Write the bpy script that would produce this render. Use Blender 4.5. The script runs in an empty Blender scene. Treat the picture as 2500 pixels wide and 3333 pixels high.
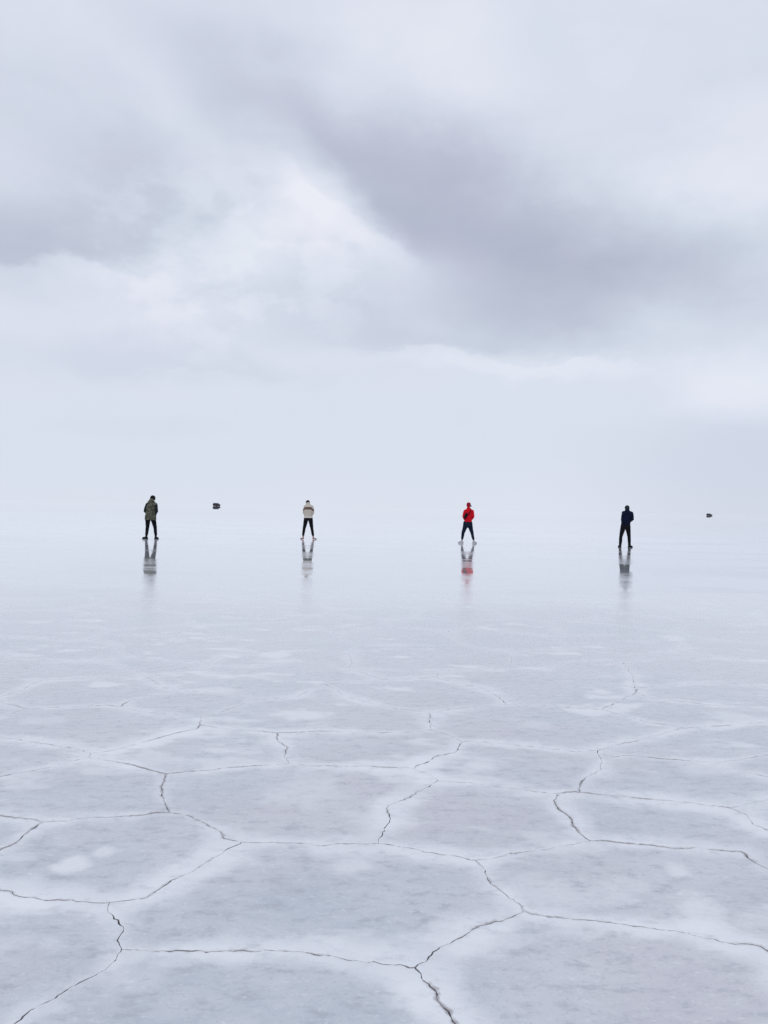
import bpy, bmesh, math, random
import numpy as np
from mathutils import Vector, Matrix, noise
from mathutils.geometry import delaunay_2d_cdt
from math import radians as R

random.seed(7)
sc = bpy.context.scene
COL = sc.collection

# ------------------------------------------------------------------ camera
EYE = 1.5
PITCH, ROLL = 0.40, 1.23                     # degrees
cam_d = bpy.data.cameras.new('camera'); cam = bpy.data.objects.new('camera', cam_d); COL.objects.link(cam)
cam_d.sensor_fit = 'VERTICAL'; cam_d.sensor_height = 36.0
cam_d.lens = 2500 / 3333 * 36.0
cam_d.clip_start = 0.05; cam_d.clip_end = 60000
p_, r_ = R(PITCH), R(ROLL)
F_ = Vector((0, math.cos(p_), -math.sin(p_))); R0 = Vector((1, 0, 0)); U0 = Vector((0, math.sin(p_), math.cos(p_)))
rx_ = math.cos(r_) * R0 + math.sin(r_) * U0
ux_ = -math.sin(r_) * R0 + math.cos(r_) * U0
m_ = Matrix((rx_, ux_, -F_)).transposed().to_4x4(); m_.translation = (0, 0, EYE)
cam.matrix_world = m_
sc.camera = cam
sc.view_settings.view_transform = 'Standard'; sc.view_settings.look = 'None'
sc.view_settings.exposure = 0.0; sc.view_settings.gamma = 1.0
sc.view_settings.use_curve_mapping = False
sc.render.engine = 'CYCLES'
sc.cycles.max_bounces = 6

# ------------------------------------------------------------------ sky: NISHITA daylight under a closed cloud deck
SUN_EL, SUN_AZ = 48.0, 205.0                 # behind the viewer, a little to the left
world = bpy.data.worlds.new('World'); sc.world = world; world.use_nodes = True
nt = world.node_tree; nt.nodes.clear()
def nd(t, tree=None, **kw):
    n = (tree or nt).nodes.new(t)
    for k, v in kw.items(): setattr(n, k, v)
    return n
L = nt.links.new
out = nd('ShaderNodeOutputWorld')
sky = nd('ShaderNodeTexSky', sky_type='NISHITA'); sky.sun_disc = False
sky.sun_elevation = R(SUN_EL); sky.sun_rotation = R(SUN_AZ); sky.altitude = 3600
bg_sky = nd('ShaderNodeBackground'); L(sky.outputs[0], bg_sky.inputs[0]); bg_sky.inputs[1].default_value = 0.1
bg_cl = nd('ShaderNodeBackground'); bg_cl.inputs[1].default_value = 1.0
mixw = nd('ShaderNodeMixShader'); mixw.inputs[0].default_value = 0.97
L(bg_sky.outputs[0], mixw.inputs[1]); L(bg_cl.outputs[0], mixw.inputs[2]); L(mixw.outputs[0], out.inputs[0])

tc = nd('ShaderNodeTexCoord'); sep = nd('ShaderNodeSeparateXYZ'); L(tc.outputs['Generated'], sep.inputs[0])
def mth(op, a, b=None, tree=None, clamp=False):
    n = nd('ShaderNodeMath', tree, operation=op); n.use_clamp = clamp
    lk = (tree or nt).links.new
    for i, v in enumerate((a, b)):
        if v is None: continue
        if isinstance(v, (int, float)): n.inputs[i].default_value = v
        else: lk(v, n.inputs[i])
    return n.outputs[0]
az = mth('MULTIPLY', mth('ARCTAN2', sep.outputs[0], sep.outputs[1]), 57.2958)
el = mth('MULTIPLY', mth('ARCSINE', sep.outputs[2]), 57.2958)
comb = nd('ShaderNodeCombineXYZ'); L(az, comb.inputs[0]); L(el, comb.inputs[1])
# clouds thin out and flatten towards the horizon: noise in a direction space stretched sideways
st = nd('ShaderNodeMapping'); L(tc.outputs['Generated'], st.inputs[0]); st.inputs['Scale'].default_value = (1, 1, 1.7)
wn = nd('ShaderNodeTexNoise'); wn.inputs['Scale'].default_value = 5.5; wn.inputs['Detail'].default_value = 5; wn.inputs['Roughness'].default_value = 0.55
L(st.outputs[0], wn.inputs['Vector'])
ws = nd('ShaderNodeVectorMath', operation='SUBTRACT'); L(wn.outputs['Color'], ws.inputs[0]); ws.inputs[1].default_value = (.5, .5, .5)
wm = nd('ShaderNodeVectorMath', operation='MULTIPLY'); L(ws.outputs[0], wm.inputs[0]); wm.inputs[1].default_value = (9.5, 6.5, 0)
fade = nd('ShaderNodeMapRange', interpolation_type='SMOOTHSTEP'); L(el, fade.inputs[0])
fade.inputs[1].default_value = 0; fade.inputs[2].default_value = 14; fade.inputs[3].default_value = .3; fade.inputs[4].default_value = 1
wf = nd('ShaderNodeVectorMath', operation='SCALE'); L(wm.outputs[0], wf.inputs[0]); L(fade.outputs[0], wf.inputs['Scale'])
wp = nd('ShaderNodeVectorMath', operation='ADD'); L(comb.outputs[0], wp.inputs[0]); L(wf.outputs[0], wp.inputs[1])
# cloud masses: azimuth, elevation, half-widths (deg), tilt, strength
CLOUDS = [
(-8.53,26.36,11.04,2.86,-26,-0.08),
(1.79,22.56,10.5,4.9,-28,-0.11),
(9.77,19.00,12.0,4.9,-15,-0.12),
(18.9,16.6,12.5,3.9,-3,-0.11),
(5.14,25.07,12.49,4.99,-20,-0.04),
(-12.61,29.20,2.92,6.81,25,-0.04),
(-25.75,16.67,12.63,3.35,-5,-0.14),
(-16.69,20.78,9.01,2.87,-14,-0.08),
(-22.23,22.95,10.13,4.28,0,-0.06),
(-16.00,27.41,3.31,2.14,0,0.03),
(-4.82,21.37,5.94,2.33,-35,0.15),
(-9.50,18.90,7.04,2.35,25,0.1),
(-18.46,15.47,6.27,1.05,10,0.09),
(-16.96,13.38,8.52,1.28,3,0.07),
(0.40,30.85,6.86,3.33,-10,0.07),
(6.13,28.93,4.37,2.38,0,0.05),
(24.53,23.06,6.31,2.87,0,0.06),
(4.26,13.51,14.42,2.44,-4,-0.07),
(9.96,10.55,9.31,0.78,-3,0.08),
(25.45,8.51,5.32,1.84,-5,0.1),
(-16.89,9.61,12.09,1.30,0,-0.04),
(-17.85,5.04,5.43,0.65,0,-0.02),
(28.31,2.78,12.09,5.24,0,-0.08),]
CL_GAIN, CL_SIZE = 1.0, 1.6
acc = None
for (a, e, ra, re, rot, amp) in CLOUDS:
    mp = nd('ShaderNodeMapping', vector_type='TEXTURE'); L(wp.outputs[0], mp.inputs[0])
    mp.inputs['Location'].default_value = (a, e, 0); mp.inputs['Rotation'].default_value = (0, 0, R(rot))
    mp.inputs['Scale'].default_value = (ra * CL_SIZE, re * CL_SIZE, 1)
    ln = nd('ShaderNodeVectorMath', operation='LENGTH'); L(mp.outputs[0], ln.inputs[0])
    mr = nd('ShaderNodeMapRange', interpolation_type='SMOOTHSTEP'); L(ln.outputs['Value'], mr.inputs[0])
    mr.inputs[1].default_value = 0.15; mr.inputs[2].default_value = 1; mr.inputs[3].default_value = amp * CL_GAIN; mr.inputs[4].default_value = 0
    acc = mr.outputs[0] if acc is None else mth('ADD', acc, mr.outputs[0])
# ragged edges where one sheet of cloud ends over a brighter one
en = nd('ShaderNodeTexNoise'); en.inputs['Scale'].default_value = 16; en.inputs['Detail'].default_value = 6; en.inputs['Roughness'].default_value = .6
L(st.outputs[0], en.inputs['Vector'])
sw = nd('ShaderNodeSeparateXYZ'); L(wp.outputs[0], sw.inputs[0])
ragged = mth('MULTIPLY', mth('SUBTRACT', en.outputs[0], .5), 3.2)
def smooth_(v, a, b, c, d):
    q = nd('ShaderNodeMapRange', interpolation_type='SMOOTHSTEP'); L(v, q.inputs[0])
    for i, x in enumerate((a, b, c, d)): q.inputs[i + 1].default_value = x
    return q.outputs[0]
def mask_(a, e, ra, re):
    mp = nd('ShaderNodeMapping', vector_type='TEXTURE'); L(comb.outputs[0], mp.inputs[0])
    mp.inputs['Location'].default_value = (a, e, 0); mp.inputs['Scale'].default_value = (ra, re, 1)
    ln = nd('ShaderNodeVectorMath', operation='LENGTH'); L(mp.outputs[0], ln.inputs[0])
    return smooth_(ln.outputs['Value'], .35, 1, 1, 0)
#        az0   el0  slope  sharp fall  above  below  mask
EDGES = [(0, 11.9, -.10, .45, 4.5, -.045, .006, (9, 12, 17, 6)),
         (-4, 20.9, -.58, 1.0, 4.5, -.055, .050, (-4, 20.5, 10, 6)),
         (-22, 15.6, .05, .7, 4.5, -.050, .030, (-24, 16, 13, 5)),
         (-15, 9.0, .04, .5, 3.0, -.018, .008, (-15, 9.5, 11, 3))]
for (a0, e0, sl_, shp, fall, up_, dn_, mk) in EDGES:
    t = mth('SUBTRACT', mth('SUBTRACT', mth('ADD', sw.outputs[1], ragged), e0), mth('MULTIPLY', mth('SUBTRACT', sw.outputs[0], a0), sl_))
    hi = mth('MULTIPLY', smooth_(t, -shp * .5, shp * .5, 0, up_), smooth_(t, shp, fall, 1, 0))
    lo = mth('MULTIPLY', smooth_(t, -shp * .5, shp * .5, dn_, 0), smooth_(t, -fall * .7, -shp, 0, 1))
    acc = mth('ADD', acc, mth('MULTIPLY', mth('ADD', hi, lo), mask_(*mk)))
# broken puffs under the big grey bank
pf = nd('ShaderNodeTexNoise'); pf.inputs['Scale'].default_value = 13; pf.inputs['Detail'].default_value = 6; pf.inputs['Roughness'].default_value = .58
pm = nd('ShaderNodeMapping'); L(tc.outputs['Generated'], pm.inputs[0]); pm.inputs['Scale'].default_value = (1, 1, 1.6); pm.inputs['Location'].default_value = (4, 2, 1)
L(pm.outputs[0], pf.inputs['Vector'])
acc = mth('ADD', acc, mth('MULTIPLY', smooth_(pf.outputs[0], .44, .60, -.02, .045), mask_(-12, 17, 17, 9)))
# soft all-round variation of the deck
n2 = nd('ShaderNodeTexNoise'); n2.inputs['Scale'].default_value = 2.3; n2.inputs['Detail'].default_value = 4; n2.inputs['Roughness'].default_value = .5
st2 = nd('ShaderNodeMapping'); L(tc.outputs['Generated'], st2.inputs[0]); st2.inputs['Scale'].default_value = (1, 1, 3.0); st2.inputs['Location'].default_value = (3, 1, 7)
L(st2.outputs[0], n2.inputs['Vector'])
hz = nd('ShaderNodeMapRange', interpolation_type='SMOOTHSTEP'); L(el, hz.inputs[0])
hz.inputs[1].default_value = 1; hz.inputs[2].default_value = 18; hz.inputs[3].default_value = .02; hz.inputs[4].default_value = .16
var = mth('MULTIPLY', mth('SUBTRACT', n2.outputs[0], .5), hz.outputs[0])
n3 = nd('ShaderNodeTexNoise'); n3.inputs['Scale'].default_value = 11; n3.inputs['Detail'].default_value = 4; n3.inputs['Roughness'].default_value = .6
L(st.outputs[0], n3.inputs['Vector'])
var2 = mth('MULTIPLY', mth('SUBTRACT', n3.outputs[0], .5), mth('MULTIPLY', hz.outputs[0], .55))
val = mth('ADD', mth('ADD', acc, mth('ADD', var, var2)), 0.735)
ramp = nd('ShaderNodeValToRGB'); L(val, ramp.inputs[0])
cr = ramp.color_ramp; cr.interpolation = 'LINEAR'
cr.elements[0].position = .45; cr.elements[0].color = (.440, .478, .590, 1)
cr.elements[1].position = .90; cr.elements[1].color = (.850, .870, .945, 1)
for pos, c in ((.55, (.522, .562, .676)), (.65, (.630, .680, .790)), (.73, (.706, .750, .858)), (.80, (.775, .805, .900))):
    e_ = cr.elements.new(pos); e_.color = (*c, 1)
# faint rose / green casts as in thin stratus
n4 = nd('ShaderNodeTexNoise'); n4.inputs['Scale'].default_value = 3.4; n4.inputs['Detail'].default_value = 2
L(st2.outputs[0], n4.inputs['Vector'])
cast = nd('ShaderNodeValToRGB'); L(n4.outputs[0], cast.inputs[0])
cast.color_ramp.elements[0].position = .38; cast.color_ramp.elements[0].color = (.985, 1.0, .994, 1)
cast.color_ramp.elements[1].position = .62; cast.color_ramp.elements[1].color = (1.0, .994, 1.0, 1)
mx = nd('ShaderNodeMix', data_type='RGBA', blend_type='MULTIPLY'); mx.inputs[0].default_value = 1
L(ramp.outputs[0], mx.inputs[6]); L(cast.outputs[0], mx.inputs[7]); L(mx.outputs[2], bg_cl.inputs[0])

# ------------------------------------------------------------------ sun through cloud: very soft
sun_d = bpy.data.lights.new('sun', 'SUN'); sun_d.energy = 0.6; sun_d.angle = R(50); sun_d.color = (1, .97, .93)
sun = bpy.data.objects.new('sun', sun_d); COL.objects.link(sun)
sa, se = R(SUN_AZ), R(SUN_EL)
sdir = Vector((math.sin(sa) * math.cos(se), math.cos(sa) * math.cos(se), math.sin(se)))
sun.rotation_euler = sdir.to_track_quat('Z', 'Y').to_euler()

# ================================================================== helpers
def link(o, parent=None):
    COL.objects.link(o)
    if parent is not None: o.parent = parent
    return o
def mesh_obj(name, verts, faces, mat=None, parent=None, smooth=False):
    me = bpy.data.meshes.new(name); me.from_pydata([tuple(v) for v in verts], [], faces); me.validate(); me.update()
    if mat: me.materials.append(mat)
    if smooth: me.shade_smooth()
    return link(bpy.data.objects.new(name, me), parent)
def thing(name, label, cat, loc, rz=0, group=None):
    o = bpy.data.objects.new(name, None); link(o)
    o.location = loc; o.rotation_euler = (0, 0, rz); o.empty_display_size = .3
    o['label'] = label; o['category'] = cat
    if group: o['group'] = group
    return o
def mat_new(name):
    m = bpy.data.materials.new(name); m.use_nodes = True
    t = m.node_tree; return m, t, t.nodes['Principled BSDF']
def cloth(name, col, col2=None, rough=.85, scale=40, bump=.3, fold=9, mix_scale=6):
    m, t, b = mat_new(name)
    tcn = t.nodes.new('ShaderNodeTexCoord')
    n = t.nodes.new('ShaderNodeTexNoise'); n.inputs['Scale'].default_value = mix_scale; n.inputs['Detail'].default_value = 4
    t.links.new(tcn.outputs['Object'], n.inputs['Vector'])
    rp = t.nodes.new('ShaderNodeValToRGB'); rp.color_ramp.elements[0].position = .35; rp.color_ramp.elements[1].position = .65
    rp.color_ramp.elements[0].color = (*col, 1); rp.color_ramp.elements[1].color = (*(col2 or tuple(c * 1.35 for c in col)), 1)
    t.links.new(n.outputs[0], rp.inputs[0]); t.links.new(rp.outputs[0], b.inputs['Base Color'])
    b.inputs['Roughness'].default_value = rough
    b.inputs['Specular IOR Level'].default_value = .06
    w = t.nodes.new('ShaderNodeTexNoise'); w.inputs['Scale'].default_value = fold; w.inputs['Detail'].default_value = 5; w.inputs['Distortion'].default_value = 1.2
    t.links.new(tcn.outputs['Object'], w.inputs['Vector'])
    bp = t.nodes.new('ShaderNodeBump'); bp.inputs['Strength'].default_value = bump; bp.inputs['Distance'].default_value = .05
    t.links.new(w.outputs[0], bp.inputs['Height']); t.links.new(bp.outputs[0], b.inputs['Normal'])
    return m
def plain(name, col, rough=.5, metal=0.0, spec=.5, var=.15, scale=12):
    m, t, b = mat_new(name)
    tcn = t.nodes.new('ShaderNodeTexCoord'); n = t.nodes.new('ShaderNodeTexNoise'); n.inputs['Scale'].default_value = scale
    t.links.new(tcn.outputs['Object'], n.inputs['Vector'])
    rp = t.nodes.new('ShaderNodeValToRGB')
    rp.color_ramp.elements[0].color = (*(c * (1 - var) for c in col), 1); rp.color_ramp.elements[1].color = (*(min(1, c * (1 + var)) for c in col), 1)
    t.links.new(n.outputs[0], rp.inputs[0]); t.links.new(rp.outputs[0], b.inputs['Base Color'])
    b.inputs['Roughness'].default_value = rough; b.inputs['Metallic'].default_value = metal; b.inputs['Specular IOR Level'].default_value = spec
    return m

# ================================================================== salt flat
# white crust patches lying on the wet salt: x, y, half-width, half-depth (m), strength
CRUST = [(-.563, 5.491, .24, .16, .9), (-1.248, 3.156, .075, .09, .9), (-1.164, 3.272, .06, .06, .7), (-.096, 3.187, .10, .09, .55),
         (1.268, 3.208, .06, .07, .6), (1.217, 2.866, .12, .16, .7), (.587, 4.469, .10, .09, .7), (2.641, 5.662, .22, .18, .7),
         (-.371, 4.017, .22, .28, .4), (-1.322, 6.14, .22, .12, .7), (-1.002, 7.366, .22, .1, .7), (-1.9, 3.05, .2, .35, .0),
         (-.75, 2.45, .14, .12, .3), (.15, 2.35, .1, .08, .3), (1.9, 4.5, .18, .12, .45), (-2.3, 5.2, .2, .12, .45),
         (1.1, 5.35, .16, .1, .4), (2.2, 7.0, .3, .12, .5), (.1, 8.3, .3, .12, .5), (-2.6, 8.6, .35, .14, .5), (3.0, 8.9, .3, .14, .5)]
def ground_material(name, far):
    m, t, b = mat_new(name); lk = t.links.new
    def N(ty, **kw): return nd(ty, t, **kw)
    def M(op, a, bb=None, clamp=False): return mth(op, a, bb, t, clamp)
    geo = N('ShaderNodeNewGeometry'); P = geo.outputs['Position']
    sp = N('ShaderNodeSeparateXYZ'); lk(P, sp.inputs[0])
    def noi(scale, detail=3, rough=.5, vec=P, loc=(0, 0, 0), sc3=(1, 1, 1), dist=0):
        mp = N('ShaderNodeMapping'); lk(vec, mp.inputs[0]); mp.inputs['Location'].default_value = loc; mp.inputs['Scale'].default_value = sc3
        n = N('ShaderNodeTexNoise'); lk(mp.outputs[0], n.inputs['Vector']); n.inputs['Scale'].default_value = scale
        n.inputs['Detail'].default_value = detail; n.inputs['Roughness'].default_value = rough; n.inputs['Distortion'].default_value = dist
        return n.outputs[0]
    def ss(v, a, bq, c=0., d=1.):
        r = N('ShaderNodeMapRange', interpolation_type='SMOOTHSTEP'); lk(v, r.inputs[0])
        r.inputs[1].default_value = a; r.inputs[2].default_value = bq; r.inputs[3].default_value = c; r.inputs[4].default_value = d
        return r.outputs[0]
    def lerp(f, a, bq, kind='RGBA'):
        x = N('ShaderNodeMix', data_type='RGBA')
        if isinstance(f, (int, float)): x.inputs[0].default_value = f
        else: lk(f, x.inputs[0])
        for i, v in ((6, a), (7, bq)):
            if isinstance(v, tuple): x.inputs[i].default_value = (*v, 1)
            else: lk(v, x.inputs[i])
        return x.outputs[2]
    if far:
        wv = N('ShaderNodeTexNoise'); lk(P, wv.inputs['Vector']); wv.inputs['Scale'].default_value = .8; wv.inputs['Detail'].default_value = 3
        w1 = N('ShaderNodeVectorMath', operation='SCALE'); lk(wv.outputs['Color'], w1.inputs[0]); w1.inputs['Scale'].default_value = .5
        w2 = N('ShaderNodeVectorMath', operation='ADD'); lk(P, w2.inputs[0]); lk(w1.outputs[0], w2.inputs[1])
        vo = N('ShaderNodeTexVoronoi', feature='DISTANCE_TO_EDGE'); lk(w2.outputs[0], vo.inputs['Vector']); vo.inputs['Scale'].default_value = .85
        edge = M('MULTIPLY', vo.outputs['Distance'], 1.1)
    else:
        at = N('ShaderNodeAttribute', attribute_name='edge'); edge = at.outputs['Fac']
    # salt rim beside every crack, of very uneven width
    wid = M('MULTIPLY', ss(noi(1.1, 2, loc=(5, 2, 0)), .33, .68), .10)
    wob = M('MULTIPLY', M('SUBTRACT', noi(7, 6, .68, loc=(1, 7, 0)), .5), .15)
    e2 = M('SUBTRACT', M('ADD', edge, wob), wid)
    rim = ss(e2, -.05, .075, 1, 0)
    rim = M('MULTIPLY', rim, ss(noi(2.3, 3, loc=(9, 1, 0)), .25, .6, .45, 1))
    rim = M('MULTIPLY', rim, ss(sp.outputs[1], 5.0, 9.0, 1, .5))
    # wet salt colours
    big = ss(noi(.55, 3, .55, loc=(2.3, .4, 0)), .37, .60)
    mid = noi(2.2, 5, .6, loc=(4, 4, 0), sc3=(.7, 1.2, 1))
    fine = noi(13, 5, .65, sc3=(.7, 1.2, 1))
    grain = noi(70, 3, .6)
    base = lerp(big, GREY, ROSE)
    base = lerp(ss(mid, .3, .75, 0, .75), base, PALE)
    base = lerp(ss(fine, .45, .75, 0, .65), base, PALE)
    base = lerp(ss(fine, .30, .49, .8, 0), base, DULL)
    base = lerp(ss(grain, .55, .72, 0, .55), base, DULL)
    base = lerp(ss(noi(23, 5, .7, loc=(2, 8, 1), sc3=(.7, 1.3, 1)), .30, .46, .5, 0), base, DULL)
    base = lerp(ss(noi(34, 4, .7, loc=(7, 1, 1), sc3=(.8, 1.3, 1)), .56, .7, 0, .45), base, RIM)
    base = lerp(M('MULTIPLY', M('MULTIPLY', rim, .90), ss(fine, .30, .5, .6, 1)), base, RIM)
    # crust patches
    tot = None
    wn_ = M('MULTIPLY', M('SUBTRACT', noi(6, 5, .65, loc=(0, 3, 2)), .5), 1.9)
    for (x, y, a, bb, s) in ([] if far else CRUST):
        if s == 0: continue
        mp = N('ShaderNodeMapping', vector_type='TEXTURE'); lk(P, mp.inputs[0]); mp.inputs['Location'].default_value = (x, y, 0)
        mp.inputs['Scale'].default_value = (a * 1.25, bb * 1.25, 1)
        ln = N('ShaderNodeVectorMath', operation='LENGTH'); lk(mp.outputs[0], ln.inputs[0])
        q = ss(M('ADD', ln.outputs['Value'], wn_), .36, .98, s * .72, 0)
        tot = q if tot is None else M('MAXIMUM', tot, q)
    pat = M('MULTIPLY', ss(noi(2.6, 5, .6, loc=(8, 3, 1), sc3=(.6, 1, 1)), .565, .66), ss(sp.outputs[1], 3, 7.5, .3, .8))
    tot = pat if tot is None else M('MAXIMUM', tot, pat)
    base = lerp(tot, base, CRUSTC)
    if not far:
        wl = N('ShaderNodeAttribute', attribute_name='wall')
        cr_ = M('MULTIPLY', ss(M('ADD', edge, M('MULTIPLY', M('SUBTRACT', noi(38, 3, .6), .5), .03)), .0, .012, 1, 0), ss(noi(3.1, 3, .6, loc=(3, 3, 3)), .47, .62, 0, .75))
        cr_ = M('MULTIPLY', cr_, ss(sp.outputs[1], 4.0, 8.5, 1, .05))
        base = lerp(cr_, base, CRACK)
        base = lerp(wl.outputs['Fac'], base, CRACK)
    # under the deeper film far out the crust reads as one even white
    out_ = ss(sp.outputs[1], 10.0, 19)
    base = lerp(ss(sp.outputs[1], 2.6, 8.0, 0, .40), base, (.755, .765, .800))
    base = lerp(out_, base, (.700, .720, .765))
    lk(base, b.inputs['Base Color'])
    # film of brine: deeper and glassier away from the foreground, broken by dry patches
    wet = ss(M('ADD', sp.outputs[1], M('MULTIPLY', M('SUBTRACT', noi(.35, 3, loc=(1, 1, 5)), .5), 8)), 7.5, 16.0)
    pud = ss(noi(.9, 4, .6, loc=(6.1, 2.2, 0), sc3=(.15, .5, 1)), .40, .60)
    calm = M('POWER', ss(sp.outputs[1], 12, 110, 1, .2), 1.6)
    rW = M('MULTIPLY', calm, M('ADD', .035, M('MULTIPLY', pud, .14)))
    rD = M('ADD', .22, M('MULTIPLY', fine, .12))
    rough = M('ADD', M('MULTIPLY', rW, wet), M('MULTIPLY', rD, M('SUBTRACT', 1.0, wet)))
    rough = M('ADD', rough, M('MULTIPLY', M('MULTIPLY', tot, M('SUBTRACT', 1.0, out_)), .22))
    lk(rough, b.inputs['Roughness'])
    film = ss(sp.outputs[1], 5.5, 12)
    lk(M('ADD', 1.36, M('MULTIPLY', film, .2)), b.inputs['IOR'])
    lk(M('MULTIPLY', film, .75), b.inputs['Coat Weight']); lk(rough, b.inputs['Coat Roughness']); b.inputs['Coat IOR'].default_value = 1.38
    # relief
    h = M('ADD', M('MULTIPLY', fine, .6), M('MULTIPLY', grain, .25))
    h = M('ADD', h, M('MULTIPLY', rim, .5))
    bp = N('ShaderNodeBump'); bp.inputs['Distance'].default_value = .006
    lk(h, bp.inputs['Height']); lk(M('ADD', M('MULTIPLY', M('SUBTRACT', 1.0, wet), .7), .0), bp.inputs['Strength'])
    # slow swell of the film, metres long, smears reflections up and down
    lk(bp.outputs[0], b.inputs['Normal'])
    return m
GREY, ROSE, PALE, DULL, RIM, CRUSTC, CRACK = (.515, .558, .602), (.580, .562, .610), (.652, .668, .702), (.430, .452, .498), (.800, .812, .842), (.89, .895, .915), (.29, .265, .275)
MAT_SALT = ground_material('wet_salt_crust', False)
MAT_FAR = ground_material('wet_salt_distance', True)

RX0, RX1, RY0, RY1 = -8.6, 8.6, -1.4, 13.2
BOUND=[(-3.961,6.777),(-3.443,6.937),(-3.095,7.099),(-2.703,7.183),(-2.259,6.887),(-1.985,6.553),(-1.62,6.926),(-1.198,7.035),(-0.817,7.4),(-0.465,7.278),(-0.162,6.904),(0.031,6.64),(0.192,6.703),(0.461,6.79),(0.738,7.085),(1.161,7.195),(1.556,7.222),(1.709,7.507),(1.874,7.628),(2.209,7.757),(2.421,7.687),(3.061,7.961),(3.655,7.865),(4.566,7.807),(3.94,6.636),(3.52,5.689),(3.185,5.074),(2.675,4.171),(2.283,3.506),(1.973,2.93),(1.663,2.387),(1.241,2.074),(0.731,1.931),(0.314,2.002),(-0.475,1.938),(-1.069,2.028),(-1.523,2.211),(-1.943,2.687),(-2.099,3.069),(-2.352,3.645),(-2.406,3.92),(-2.742,4.377),(-2.992,4.865),(-3.284,5.478),(-3.708,6.262)]
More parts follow.
